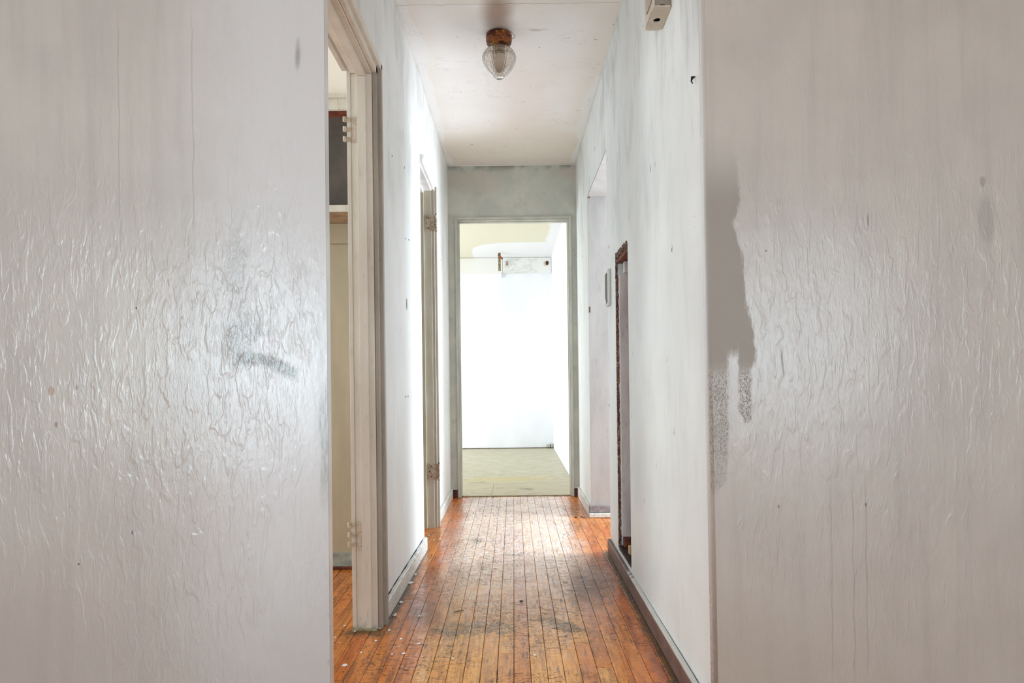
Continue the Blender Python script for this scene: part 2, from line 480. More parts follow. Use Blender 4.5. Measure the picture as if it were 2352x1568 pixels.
def board_paint():
    m = Mat('scuffed_board')
    n = m.noise((7, 7, 16), 5, .7, 1.4)
    q = m.mul(m.ss(n, .40, .66), m.mul(m.ss(m.x, -.12, -.06), m.ss(m.x, .34, .28)))
    col = m.mix(m.mul(q, .7), (226, 226, 222), (186, 188, 187))
    for cx, rr in ((-.062, .016), (.415, .024)):
        k = m.ss(m.blob(m.x, m.z, cx, 2.285, rr, rr * 1.4, 0, m.mul(m.sub(m.noise(60, 3), .5), .9)), 1.2, .7)
        col = m.mix(m.mul(k, .6), col, (190, 130, 80))
    return m.done(col, .5, m.bump(n, .2, .002))


def frayed():
    m = Mat('broken_plaster_edge')
    v = m.ss(m.noise((90, 90, 60), 4, .75, 2.0), .48, .62)
    col = m.mix(v, (84, 50, 34), (166, 148, 132))
    return m.done(col, .9, m.bump(m.noise(120, 4), .8, .006))


def dark_skirt():
    m = Mat('brown_skirting_paint')
    n = m.noise((30, 8, 30), 5, .65)
    col = m.mix(m.ss(n, .35, .65), (118, 92, 84), (96, 70, 62))
    n2 = m.noise((60, 12, 90), 4, .7, off=(1, 1, 1))
    top = m.mul(m.ss(m.z, .058, .064), m.ss(m.add(m.noise((5, 6, 5), 4, .7), m.ss(m.y, 3.0, 2.6, -.1, .25)), .5, .56))
    col = m.mix(m.mx(m.mul(top, .95), m.mul(m.ss(n2, .63, .7), .5)), col, (206, 204, 198))
    return m.done(col, .5, m.bump(n2, .4, .003))


def white_skirt():
    m = Mat('chipped_white_skirting')
    n = m.noise((60, 14, 80), 5, .7)
    col = m.mix(m.ss(n, .35, .65), (222, 221, 214), (196, 194, 186))
    n2 = m.noise((70, 24, 100), 4, .75, .5, off=(1, 7, 1))
    col = m.mix(m.mul(m.ss(n2, .58, .66), .75), col, (104, 96, 90))
    return m.done(col, .5, m.bump(n2, .5, .003))


MF = front_paint()
MH = hall_paint('hall_wall_paint')
MHR = hall_paint('hall_wall_paint_right', (234, 238, 237), (226, 230, 229), (160, 164, 162), .7)
ME = end_wall_paint()
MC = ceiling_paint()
MFC = far_ceiling()
MFW = far_wall()
MBO = board_paint()
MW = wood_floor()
ML = lino()
MTR = trim_paint('door_frame_paint', (232, 226, 214), (222, 214, 200), (150, 132, 104), .4)
MTR2 = trim_paint('second_frame_paint', (200, 196, 182), (188, 180, 158), (140, 120, 88), .4)
MTD = trim_paint('casing_paint', (176, 166, 152), (160, 150, 138), (110, 94, 72), .4)
MTG = trim_paint('far_frame_paint', (196, 196, 184), (178, 178, 164), (130, 122, 90), .4)
MTJ = trim_paint('passage_jamb_paint', (170, 167, 163), (160, 156, 153), (110, 100, 96), .4, .55)
MRW = trim_paint('room_wall_paint', (186, 172, 144), (174, 162, 136), (140, 130, 98), .2, .6)
MRU = simple('upper_wall_paint', (244, 234, 220), .6, (240, 230, 214), 4)
MCT = trim_paint('closet_trim_paint', (222, 214, 200), (206, 196, 180), (150, 110, 84), .8, .5, 1.5)
MRAW = simple('red_raw_wood', (128, 62, 32), .7, (78, 30, 16), 30, bump=.4)
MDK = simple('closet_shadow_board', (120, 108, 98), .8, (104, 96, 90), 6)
MSH = simple('shelf_underside', (178, 150, 118), .7, (150, 118, 90), 12)
MSTUD = trim_paint('grey_weathered_wood', (226, 216, 212), (204, 192, 188), (120, 100, 92), .7, .8, 1.6)
MBK = simple('black_void', (14, 11, 10), .9)
MPB = simple('painted_box', (206, 198, 182), .5, (192, 182, 164), 12)
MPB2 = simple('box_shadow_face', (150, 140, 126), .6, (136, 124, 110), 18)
MHG = simple('painted_hinge', (222, 212, 196), .45, (196, 176, 150), 60)
MHG2 = simple('worn_hinge', (206, 196, 178), .45, (168, 146, 122), 50, .1)
MRST = rusty()
MPLG = simple('grey_skirting', (150, 142, 144), .6, (120, 112, 116), 30, bump=.5)
MRED = simple('red_brown_skirting', (84, 34, 26), .5, (60, 22, 18), 20)
MPIN = simple('dark_metal', (52, 44, 40), .4, None, 20, .6)
MCH = simple('paint_chip', (244, 243, 240), .6)
MSW = simple('thermostat_cover', (200, 200, 190), .4)
MSWD = simple('thermostat_window', (70, 72, 60), .5, (36, 40, 32), 30)
MDS = simple('subfloor', (40, 30, 22), .9)
MDS2 = simple('dark_gap_debris', (60, 34, 24), .9, (24, 14, 12), 40)
MCAULK = hall_paint('caulk', (226, 225, 222), (216, 214, 208), (150, 146, 140), .4, .5, False)


def glass():
    m = Mat('ribbed_glass')
    m.b.inputs['Transmission Weight'].default_value = 1.0
    m.b.inputs['IOR'].default_value = 1.35
    return m.done((244, 238, 232), .06, m.bump(m.noise(60, 3), .2, .001))


MGL = glass()
m_ = Mat('bulb_glass'); m_.b.inputs['Transmission Weight'].default_value = .55; MBULB = m_.done((236, 226, 212), .3)


# ------------------------------------------------------------------ mesh helpers
def new():
    return bmesh.new()


def bx(bm, x0, x1, y0, y1, z0, z1, bev=0.0):
    g = bmesh.ops.create_cube(bm, size=1)
    vs = g['verts']
    for v in vs:
        v.co = Vector((x0 if v.co.x < 0 else x1, y0 if v.co.y < 0 else y1, z0 if v.co.z < 0 else z1))
    if bev:
        es = list({e for v in vs for e in v.link_edges})
        bmesh.ops.bevel(bm, geom=es, offset=bev, segments=2, profile=.6, affect='EDGES')
    return bm


def prism(bm, pts, z0, z1, lean=None):
    """vertical prism from a plan outline; lean(x, y, z) may shift x"""
    L = lean or (lambda x, y, z: x)
    a = [bm.verts.new((L(x, y, z0), y, z0)) for x, y in pts]
    b = [bm.verts.new((L(x, y, z1), y, z1)) for x, y in pts]
    n = len(pts)
    for i in range(n):
        bm.faces.new((a[i], a[(i + 1) % n], b[(i + 1) % n], b[i]))
    bm.faces.new(a[::-1])
    bm.faces.new(b)
    bmesh.ops.recalc_face_normals(bm, faces=bm.faces)
    return bm


def tube(bm, pts, r, seg=8, cap=True):
    rings = []
    pts = [Vector(p) for p in pts]
    for i, p in enumerate(pts):
        d = (pts[min(i + 1, len(pts) - 1)] - pts[max(i - 1, 0)]).normalized()
        u = d.orthogonal().normalized()
        v = d.cross(u)
        rr = r[i] if isinstance(r, (list, tuple)) else r
        rings.append([bm.verts.new(p + (u * math.cos(t) + v * math.sin(t)) * rr) for t in [2 * math.pi * k / seg for k in range(seg)]])
    for a, b in zip(rings, rings[1:]):
        k0 = min(range(seg), key=lambda k: (b[k].co - a[0].co).length)
        for k in range(seg):
            bm.faces.new((a[k], a[(k + 1) % seg], b[(k + 1 + k0) % seg], b[(k + k0) % seg]))
    if cap:
        bm.faces.new(rings[0][::-1])
        bm.faces.new(rings[-1])
    bmesh.ops.recalc_face_normals(bm, faces=bm.faces)
    return bm


def lathe(bm, prof, c, seg=48, rib=0.0, nrib=0):
    """prof: list of (radius, z)"""
    rings = []
    for r, z in prof:
        ring = []
        for k in range(seg):
            t = 2 * math.pi * k / seg
            rr = r * (1 + (rib if nrib and k % 2 else 0))
            ring.append(bm.verts.new((c[0] + rr * math.cos(t), c[1] + rr * math.sin(t), c[2] + z)))
        rings.append(ring)
    for a, b in zip(rings, rings[1:]):
        for k in range(seg):
            bm.faces.new((a[k], a[(k + 1) % seg], b[(k + 1) % seg], b[k]))
    bm.faces.new(rings[0])
    bm.faces.new(rings[-1][::-1])
    bmesh.ops.recalc_face_normals(bm, faces=bm.faces)
    return bm


def woff(o):
    v = Vector((0, 0, 0))
    while o is not None:
        v += o.location
        o = o.parent
    return v


def obj(name, bm, mat, parent=None, smooth=False, label=None):
    me = bpy.data.meshes.new(name)
    bm.to_mesh(me)
    bm.free()
    for mt in (mat if isinstance(mat, (list, tuple)) else [mat]):
        me.materials.append(mt)
    o = bpy.data.objects.new(name, me)
    COL.objects.link(o)
    if parent is not None:
        me.transform(Matrix.Translation(-woff(parent)))
        o.parent = parent
    if smooth:
        for p in me.polygons:
            p.use_smooth = True
    if label:
        o['label'] = label
    return o


def empty(name, loc, kind=None):
    o = bpy.data.objects.new(name, None)
    o.empty_display_size = .05
    COL.objects.link(o)
    o.location = loc
    if kind:
        o['kind'] = kind
    return o


def tag(o, label, cat, group=None, kind=None):
    o['label'] = label
    o['category'] = cat
    if group:
        o['group'] = group
    if kind:
        o['kind'] = kind
    return o


def struct(name, bm, mat, label=None, smooth=False):
    o = obj(name, bm, mat, None, smooth)
    o['kind'] = 'structure'
    if label:
        o['label'] = label
    return o


H = 2.43      # hall ceiling height
XL = -0.474   # left wall face
XR = 0.474    # right wall face

# ------------------------------------------------------------------ floor
P = 0.0493
floor = struct('floor', bx(new(), -3.05, 3.05, -3.05, 5.13, -.06, -.019), MDS, 'worn orange-brown strip wood floor of the hall')
forced = {-1: [2.195], 2: [2.185], 0: [2.60, 4.02], -4: [2.115], 1: [4.48, 2.95], 6: [3.3], -6: [3.05], -8: [2.75], 4: [3.9], -3: [3.35]}
KMIN, KMAX = -22, 17
Y0P = 1.15
plank_n = 0
rest = new()


def plank(bm, x0, x1, y0, y1):
    g = .0007
    x0 += g; x1 -= g; y0 += g * .8; y1 -= g * .8
    b = .0012
    c = random.uniform(-.0004, .0004)
    lo = [bm.verts.new(p) for p in ((x0, y0, -.019), (x1, y0, -.019), (x1, y1, -.019), (x0, y1, -.019))]
    mi = [bm.verts.new(p) for p in ((x0, y0, -.0012 + c), (x1, y0, -.0012 + c), (x1, y1, -.0012 + c), (x0, y1, -.0012 + c))]
    up = [bm.verts.new(p) for p in ((x0 + b, y0 + b, c), (x1 - b, y0 + b, c), (x1 - b, y1 - b, c), (x0 + b, y1 - b, c))]
    for a, d in ((lo, mi), (mi, up)):
        for i in range(4):
            bm.faces.new((a[i], a[(i + 1) % 4], d[(i + 1) % 4], d[i]))
    bm.faces.new(up)
    return bm


for k in range(-62, 62):
    x0 = -.008 + k * P
    x1 = x0 + P
    if abs(x0) > 3.0 or abs(x1) > 3.0:
        continue
    if KMIN <= k < KMAX:
        ys = [Y0P]
        js = sorted(forced.get(k, []))
        y = Y0P + random.uniform(.25, 1.3)
        while y < 5.0:
            if all(abs(y - j) > .45 for j in js):
                ys.append(y)
            y += random.uniform(.7, 1.6)
        ys = sorted(ys + js) + [5.13]
        for a, b in zip(ys, ys[1:]):
            if b - a < .08:
                continue
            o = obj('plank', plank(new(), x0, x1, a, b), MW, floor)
            plank_n += 1
        plank(rest, x0, x1, -3.0, Y0P)
    else:
        y = -3.0
        while y < 5.1:
            e = min(5.13, y + random.uniform(1.2, 2.0))
            if 5.13 - e < .3:
                e = 5.13
            plank(rest, x0, x1, y, e)
            y = e
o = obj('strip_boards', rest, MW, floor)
o['kind'] = 'stuff'

far_floor = struct('floor_far_room', bx(new(), -3.0, .6, 5.13, 8.75, -.06, -.001), MDS, 'pale stained linoleum floor of the far room')
for (a, b, c, d, r) in ((-3.0, -.172, 5.131, 5.745, .0), (-.170, .486, 5.131, 5.745, .0), (-3.0, .486, 5.748, 8.62, 0)):
    obj('linoleum_sheet', bx(new(), a, b, c, d, -.001, .0025, .0008), ML, far_floor)

# ------------------------------------------------------------------ ceilings
ceiling = empty('ceiling', (0, 0, 0), 'structure')
ceiling['label'] = 'smoke-stained white hall ceiling with a joint crack'


def jag(x0, x1, y, amp, n, seed):
    r = random.Random(seed)
    return [(x0 + (x1 - x0) * i / n, y + r.uniform(-amp, amp)) for i in range(n + 1)]


line = jag(-2.6, 2.6, 2.912, .004, 150, 3)
pa = [(-2.6, -3.0), (2.6, -3.0)] + [(x, y - .0012) for x, y in line[::-1]]
pb = [(x, y + .0012 + random.uniform(0, .0012)) for x, y in line] + [(2.6, 5.18), (-2.6, 5.18)]
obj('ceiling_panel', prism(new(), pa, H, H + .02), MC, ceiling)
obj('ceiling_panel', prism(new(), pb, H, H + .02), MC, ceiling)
obj('ceiling_backing', bx(new(), -3.1, 3.1, -3.1, 5.2, H + .021, H + .06), MDS, ceiling)
struct('ceiling_far_room', bx(new(), -3.1, .7, 5.18, 8.75, 2.366, 2.42), MFC, 'cream far room ceiling with a fresh white patch')

# ------------------------------------------------------------------ front walls facing the camera
bm = new()
prism(bm, [(-2.6, 1.70), (-.456, 1.70), (-.456, 1.735), (-.60, 1.735), (-.60, 1.80), (-2.6, 1.80)], 0, H,
      lambda x, y, z: x + (.0025 * (z - .9) + .002 if x > -.5 else 0))
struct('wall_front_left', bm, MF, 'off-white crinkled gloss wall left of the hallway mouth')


def lean_r(x, y, z):
    return x + (.0033 - .0071 * (z - .12)) * (1 if x < .6 else 0)


R = .014
arc = [(XR + R - R * math.cos(t), 1.70 + R - R * math.sin(t)) for t in [math.pi / 2 * k / 10 for k in range(11)]]
bm = new()
prism(bm, [(2.6, 1.80), (.60, 1.80), (.60, 1.70 + R)] + arc + [(2.6, 1.70)], 0, H, lean_r)
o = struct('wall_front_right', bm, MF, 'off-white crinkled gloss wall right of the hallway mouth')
for p in o.data.polygons:
    p.use_smooth = abs(p.normal.z) < .5 and p.normal.x < .01 and abs(p.normal.y) < 1.01 and p.center.x < .52
    
# rest of the room the photographer stands in
struct('wall_room_left', bx(new(), -2.7, -2.6, -3.0, 1.80, 0, H), MH)
struct('wall_room_right', bx(new(), 2.6, 2.7, -3.0, 1.80, 0, H), MH)
bm = new()
for a in ((-2.7, 2.7, 0, .3), (-2.7, 2.7, 1.9, H), (-2.7, -2.75, .6, 1.9), (-1.78, -.62, .3, 1.9), (.62, 1.93, .3, 1.9)):
    if a[0] < a[1]:
        bx(bm, a[0], a[1], -3.1, -3.0, a[2], a[3])
struct('wall_room_back', bm, MH)

# ------------------------------------------------------------------ left hall wall
# door_1 opening Y 1.75..2.435 head 1.935 ; door_2 opening Y 3.55..4.08 head 1.98
bm = new()
prism(bm, [(-.480, 2.435), (-.480, 2.50), (-.463, 3.55), (-.56, 3.55), (-.566, 2.435)][::-1], 0, H)
bx(bm, -.566, -.480, 1.735, 2.435, 1.945, H)
prism(bm, [(-.463, 3.55), (-.466, 4.075), (-.56, 4.075), (-.56, 3.55)][::-1], 1.985, H)
prism(bm, [(-.466, 4.075), (-.464, 5.10), (-.56, 5.10), (-.56, 4.075)][::-1], 0, H)
wl = struct('wall_left', bm, MH, 'patchy white left hallway wall with two door openings')

# gouge and nail marks in the left wall
def sliver(name, y, z, ry, rz, parent, xw, side, mat=MPIN, seg=10):
    bm = new()
    ring = []
    r = random.Random(int(y * 1000 + z * 77))
    for k in range(seg):
        t = 2 * math.pi * k / seg
        q = r.uniform(.75, 1.1)
        ring.append((y + ry * q * math.cos(t), z + rz * q * math.sin(t)))
    a = [bm.verts.new((xw, p, q)) for p, q in ring]
    b = [bm.verts.new((xw + side * .0016, y + (p - y) * .7, z + (q - z) * .8)) for p, q in ring]
    for i in range(seg):
        bm.faces.new((a[i], a[(i + 1) % seg], b[(i + 1) % seg], b[i]))
    bm.faces.new(b)
    bm.faces.new(a[::-1])
    bmesh.ops.recalc_face_normals(bm, faces=bm.faces)
    return obj(name, bm, mat, parent)


def wall_y(px, py, xw):       # depth of a photo point lying on a hall side wall
    return abs(xw) * 1600 / abs(px - .012 * (py - 870) - 1179)


def wall_z(px, py, y):
    return EYE + (870 - py - .012 * (px - 1179)) * y / 1600


MGOU = simple('bared_plaster', (74, 62, 50), .9, (120, 104, 84), 60)
for (px, py, ry, rz) in ((934, 697, .010, .030), (900, 358, .008, .006), (929, 385, .004, .006), (931, 548, .012, .003),
                         (939, 551, .014, .003), (932, 911, .012, .005), (879, 430, .005, .006), (937, 910, .004, .006), (1013, 596, .01, .005), (1001, 577, .008, .005)):
    xw = -.470
    y = wall_y(px, py, xw)
    xs = -.480 + (y - 2.5) * .017 / 1.05 if y < 3.55 else -.4655
    y = wall_y(px, py, xs)
    sliver('gouge', y, wall_z(px, py, y), ry, rz, wl, xs - .0003, 1, MGOU)

# ------------------------------------------------------------------ right hall wall
bm = new()
prism(bm, [(XR, 1.70 + R), (XR, 2.85), (.594, 2.85), (.594, 1.735)], 0, H,
      lambda x, y, z: x + (.0033 - .0071 * (z - .12)) * max(0, (2.85 - y) / (2.85 - 1.734)) * (1 if x < .5 else 0))
bx(bm, XR, .594, 2.85, 3.20, 1.417, H)
bx(bm, XR, .594, 2.85, 3.20, 0, .075)
bx(bm, XR, .594, 3.20, 3.46, 0, H)
bx(bm, XR, .594, 3.46, 4.33, 1.998, H)
bx(bm, XR, .594, 4.33, 5.10, 0, H)
wr = struct('wall_right', bm, MHR, 'patchy white right hallway wall with a cut-out cavity')
for (px, py, ry, rz) in ((1510, 313, .006, .006), (1526, 183, .004, .006), (1338, 588, .012, .006), (1399, 567, .006, .010), (1400, 930, .004, .008)):
    y = wall_y(px, py, XR)
    if 3.46 < y < 4.33:
        y = 3.452 if y < 3.9 else 4.345
    sliver('gouge', y, wall_z(px, py, y), ry, rz, wr, XR + .0003, -1, MGOU)

# the cavity left by a removed wall heater
bm = new()
bx(bm, .63, .66, 2.80, 3.30, 0, 1.50)
bx(bm, .594, .63, 2.80, 2.85, .02, 1.50)
obj('cavity_back', bm, MBK, wr, label='black back of the wall cavity')
bm = new(); r = random.Random(4)
n = 90
pts = []
zz = [.085 + (1.40 - .085) * i / n for i in range(n + 1)]
A = [bm.verts.new((XR + .001 + r.uniform(-.0012, .0012), 3.2 - r.uniform(.002, .012), z)) for z in zz]
B = [bm.verts.new((XR + .012 + r.uniform(-.003, .003), 3.2 - r.uniform(.0, .010), z)) for z in zz]
C_ = [bm.verts.new((XR + .012, 3.203, z)) for z in zz]
D = [bm.verts.new((XR + .0, 3.203, z)) for z in zz]
for i in range(n):
    for a, b in ((A, B), (B, C_), (C_, D), (D, A)):
        bm.faces.new((a[i], b[i], b[i + 1], a[i + 1]))
bmesh.ops.recalc_face_normals(bm, faces=bm.faces)
obj('plaster_edge', bm, frayed(), wr, label='ragged broken plaster edge')
obj('stud', bx(new(), XR + .0135, .594, 3.165, 3.1995, .14, 1.335, .002), MSTUD, wr, label='bare grey weathered wall stud')
obj('wood_block', bx(new(), XR + .030, .594, 3.12, 3.164, 1.337, 1.385, .003), MSTUD, wr, label='grey wood block under the header')
obj('wood_header', bx(new(), XR + .004, .594, 2.853, 3.199, 1.386, 1.416, .002), MRAW, wr, label='red-brown wood header')
obj('wood_sill', bx(new(), XR + .004, .62, 2.853, 3.199, .076, .094, .002), MDS2, wr, label='dark dirty bottom of the cavity')
obj('wood_scrap', bx(new(), XR + .02, XR + .05, 3.02, 3.05, .0945, .13, .003), simple('pale_scrap', (206, 168, 120), .7), wr, label='pale wood scrap')
obj('stud_foot', bx(new(), XR + .021, .594, 3.150, 3.1985, .0945, .139, .003), MRAW, wr, label='dark red stud foot')
bm = new(); r = random.Random(8)
for i in range(26):
    y = 2.86 + .33 * i / 26
    bx(bm, XR - .0012, XR + .012, y, y + r.uniform(.006, .011), 1.404 + r.uniform(-.006, .006), 1.424 + r.uniform(0, .010))
o = obj('splintered_edge', bm, frayed(), wr); o['kind'] = 'stuff'

# side passage beyond the right opening
bm = new()
bx(bm, .594, .88, 4.33, 4.43, 0, H); bx(bm, 1.82, 2.6, 4.33, 4.43, 0, H)
bx(bm, .88, 1.82, 4.33, 4.43, 0, .53); bx(bm, .88, 1.82, 4.33, 4.43, 1.87, H)
bx(bm, 2.6, 2.7, 1.8, 4.43, 0, H)
bx(bm, .66, 2.6, 3.30, 3.36, 0, H)
o = struct('wall_passage', bm, MTJ, 'pinkish white wall of the side passage')
jr = struct('trim_1', bx(new(), XR + .0005, .64, 4.322, 4.3295, .0, 1.997), MTJ, 'pinkish white jamb of the right side opening')
obj('soffit', bx(new(), XR + .0005, .594, 3.465, 4.322, 1.990, 1.9975), MTJ, jr)
# ragged edge chips on the jamb
bm = bx(new(), XR - .0012, XR + .007, 4.3198, 4.3214, 1.275, 1.300, .0004)
for v in bm.verts:
    v.co.z += random.uniform(-.008, .008)
    v.co.x += random.uniform(-.001, .004) if v.co.x > XR else 0
obj('paint_loss', bm, MGOU, jr)
bm = bx(new(), XR - .0004, XR + .016, 4.3205, 4.3214, 1.978, 1.988, .0003)
obj('paint_loss', bm, MGOU, jr)

# ------------------------------------------------------------------ end wall with doorway
X0, X1, HD = -.402, .424, 2.035
bm = new()
bx(bm, -.56, X0, 5.10, 5.20, 0, H)
bx(bm, X1, .594, 5.10, 5.20, 0, H)
bx(bm, X0, X1, 5.10, 5.20, HD, H)
bx(bm, -3.0, -.56, 5.10, 5.20, 0, H)
we = struct('wall_end', bm, ME, 'grey smoke-stained end wall over the far doorway')
d3 = empty('door_3', (.01, 5.1, 0), 'structure')
d3['label'] = 'doorless white frame of the far doorway'
for (a, b, c, d, e, f) in ((X0, X0 + .013, 5.10, 5.20, 0, HD), (X1 - .013, X1, 5.10, 5.20, 0, HD), (X0 + .013, X1 - .013, 5.10, 5.20, HD - .012, HD)):
    obj('door_jamb', bx(new(), a + .0004, b - .0004, c - .002, d + .002, e, f - .0004, .002), MTG, d3)
for (a, b, e, f) in ((X0 - .012, X0 + .004, 0, HD + .012), (X1 - .004, X1 + .012, 0, HD + .012), (X0 + .004, X1 - .004, HD - .003, HD + .012)):
    obj('door_casing', bx(new(), a, b, 5.085, 5.0975, e, f, .003), MTG, d3)
for (a, b, e, f) in ((X0 + .0132, X0 + .017, 0, HD - .0170), (X1 - .017, X1 - .0132, 0, HD - .0170), (X0 + .0132, X1 - .0132, HD - .0165, HD - .0122)):
    obj('door_stop', bx(new(), a, b, 5.135, 5.17, e, f, .001), MTG, d3)
obj('threshold', bx(new(), X0 + .014, X1 - .014, 5.118, 5.140, -.001, .006, .002), simple('brass_strip', (150, 128, 84), .4, (110, 92, 60), 30, .3), d3)

# ------------------------------------------------------------------ door_1 (left, near)
d1 = empty('door_1', (-.52, 2.1, 0), 'structure')
d1['label'] = 'cream painted doorless frame of the near left doorway'
YJ = 2.420   # face of the far jamb
zt = 1.93
obj('door_jamb', bx(new(), -.5530, -.4805, YJ, 2.4348, 0, zt, .0015), MTR, d1)
obj('door_jamb', bx(new(), -.5530, -.4805, 1.7352, 1.75, 0, zt, .0015), MTR, d1)
obj('door_jamb', bx(new(), -.5530, -.4805, 1.7352, 2.4348, zt + .0005, zt + .0145, .0015), MTR, d1)
for a in ((-.530, -.4995, YJ - .013, YJ - .0003, 0, zt - .0135), (-.530, -.4995, 1.7503, 1.763, 0, zt - .0135), (-.530, -.4995, 1.7503, YJ - .0003, zt - .013, zt)):
    obj('door_stop', bx(new(), *a, .0015), MTR, d1)


def stepped(parent, y_in, y_out, z0, z1, xw, mats, name='door_casing'):
    """two-step upright casing on a wall face at xw, from inner edge y_in to outer edge y_out"""
    m1, m2 = mats
    mid = y_in + (y_out - y_in) * .55
    a = bx(new(), xw, xw + .014, min(y_in, mid), max(y_in, mid), z0, z1, .002)
    o = obj(name, a, m1, parent)
    b = bx(new(), xw, xw + .026, min(mid, y_out), max(mid, y_out), z0, z1, .003)
    obj('outer_bead', b, m2, o)
    return o


stepped(d1, YJ + .008, 2.482, 0, 1.985, -.4795, (MTD, MTD))
c = bx(new(), -.4795, -.4655, 1.737, 2.482, 1.937, 1.962, .002)
o = obj('door_casing', c, MTR, d1)
obj('outer_bead', bx(new(), -.4795, -.4535, 1.737, 2.482, 1.962, 1.988, .003), MTR, o)
# room-side casing strip whose edge shows beyond the jamb
obj('back_casing', bx(new(), -.5675, -.5535, YJ - .003, 2.4345, 0, 1.99, .002), MTR, d1)
obj('back_casing', bx(new(), -.5820, -.5665, 1.81, YJ - .005, 1.936, 1.99, .002), MTR, d1)
for zc in (1.734, .331):
    hg = obj('hinge', bx(new(), -.5510, -.5305, YJ - .0022, YJ - .0002, zc - .045, zc + .045, .0006), MHG, d1, label='painted-over butt hinge leaf')
    for q in (-.034, 0, .034):
        bm = new()
        tube(bm, [(-.5735, YJ - .009, zc + q - .0085), (-.5735, YJ - .009, zc + q + .0085)], .0060, 12)
        bx(bm, -.5735, -.5530, YJ - .0062, YJ - .004, zc + q - .007, zc + q + .007)
        obj('hinge_knuckle', bm, MHG, hg)
# flaky foot
bm = new(); r = random.Random(5)
for i in range(34):
    x = r.uniform(-.566, -.490)
    bx(bm, x, x + r.uniform(.003, .012), YJ - .0165 - i * .00005, YJ - .0136, 0, r.uniform(.002, .013))
o = obj('flaking_paint', bm, simple('mouldy_flake', (188, 182, 154), .8, (130, 120, 82), 40), d1); o['kind'] = 'stuff'

# ------------------------------------------------------------------ door_2 (left, far)
d2 = empty('door_2', (-.51, 3.8, 0), 'structure')
d2['label'] = 'grey-beige doorless frame of the second left doorway'
zt2 = 1.965
obj('door_jamb', bx(new(), -.5595, -.4665, 4.060, 4.0745, 0, zt2, .0015), MTR2, d2)
obj('door_jamb', bx(new(), -.5595, -.4645, 3.5505, 3.562, 0, zt2, .0015), MTR2, d2)
obj('door_jamb', bx(new(), -.5595, -.4655, 3.5505, 4.0745, zt2 + .0005, zt2 + .0145, .0015), MH, d2)
obj('door_stop', bx(new(), -.5595, -.5100, 4.047, 4.0598, 0, zt2 - .013, .0015), MTR2, d2)
obj('door_stop', bx(new(), -.5595, -.5100, 3.5625, 4.0598, zt2 - .0125, zt2, .0015), MH, d2)
stepped(d2, 4.066, 4.115, 0, 2.0, -.4655, (MTD, MTD))
o = obj('door_casing', bx(new(), -.4655, -.450, 3.552, 4.115, zt2 + .008, zt2 + .03, .002), MH, d2)
obj('outer_bead', bx(new(), -.4655, -.443, 3.552, 4.115, zt2 + .03, zt2 + .05, .003), MH, o)
for zc in (1.776, .330):
    hg = obj('hinge', bx(new(), -.5040, -.4675, 4.0565, 4.0598, zc - .046, zc + .046, .0008), MHG2, d2, label='worn loose-pin butt hinge leaf')
    for k in range(5):
        z = zc - .046 + k * .0186
        obj('hinge_knuckle', tube(new(), [(-.4385, 4.052, z), (-.4385, 4.052, z + .0168)], .0068, 12), MHG2, hg)
    obj('hinge_flap', bx(new(), -.4675, -.4385, 4.0545, 4.0565, zc - .046, zc + .046, .0006), MHG2, hg)
    obj('hinge_pin', tube(new(), [(-.4385, 4.052, zc - .052), (-.4385, 4.052, zc + .053)], .0034, 8), MPIN, hg)
    for (sx, sz) in ((-.484, -.03), (-.495, 0), (-.484, .03)):
        obj('screw', tube(new(), [(sx, 4.0565, zc + sz), (sx, 4.0555, zc + sz)], .0035, 8), MPIN, hg)
# small room behind
bm = new()
bx(bm, -1.6, -.56, 4.12, 4.17, 0, H)
bx(bm, -1.65, -1.6, 3.45, 4.17, 0, H)
struct('wall_bath', bm, MH, 'white wall of the small room behind the second left doorway')

# ------------------------------------------------------------------ left room with closet
bm = new()
bx(bm, -3.05, -3.0, 1.8, 3.3, 0, .7); bx(bm, -3.05, -3.0, 1.8, 3.3, 2.0, H)
bx(bm, -3.05, -3.0, 1.8, 1.84, .7, 2.0); bx(bm, -3.05, -3.0, 2.56, 3.3, .7, 2.0)
bx(bm, -3.0, -2.2, 2.70, 2.76, 0, H)
struct('wall_left_room', bm, MRU, 'cream wall of the left room')
struct('wall_closet_back', bx(new(), -2.25, -.566, 3.215, 3.30, 0, H), MRW, 'beige back wall of the closet')
wc = struct('wall_closet_header', bx(new(), -2.2, -.584, 2.70, 2.76, 1.958, H), MRU, 'cream wall above the closet opening')
hd = struct('trim_2', bx(new(), -2.2, -.584, 2.682, 2.699, 1.908, 1.965, .002), MCT, 'chipped cream head casing of the closet')
obj('outer_bead', bx(new(), -2.2, -.584, 2.672, 2.6815, 1.951, 1.967, .003), MCT, hd)
obj('raw_edge', bx(new(), -2.2, -.584, 2.70, 2.76, 1.908, 1.9575), MRAW, hd, label='bare red-brown underside of the closet head')

ub = struct('wall_closet_upper', bx(new(), -2.2, -.568, 3.20, 3.2145, 1.62, H), MDK, 'upper closet back, brown-grey with the header shadow painted in')  # dark board: shade above the shelf is put into its colour
sh = tag(obj('closet_shelf', bx(new(), -2.2, -.568, 2.985, 3.199, 1.588, 1.612, .002), MSH, None),
         'cream-edged board shelf inside the left closet', 'shelf')
obj('shelf_edge', bx(new(), -2.2, -.568, 2.972, 2.9845, 1.586, 1.614, .002), MCT, sh, label='chipped white front edge')
bm = bx(new(), -2.2, -.568, 3.197, 3.2145, 1.494, 1.5865, .002)
struct('trim_3', bm, MRW, 'beige shelf cleat on the closet back wall')
bm = bx(new(), -2.2, -.568, 3.198, 3.2145, .0, .072, .003)
bsc = struct('baseboard_closet', bm, simple('green_grey_skirting', (186, 190, 176), .6, (140, 146, 138), 14), 'grey-green closet baseboard')
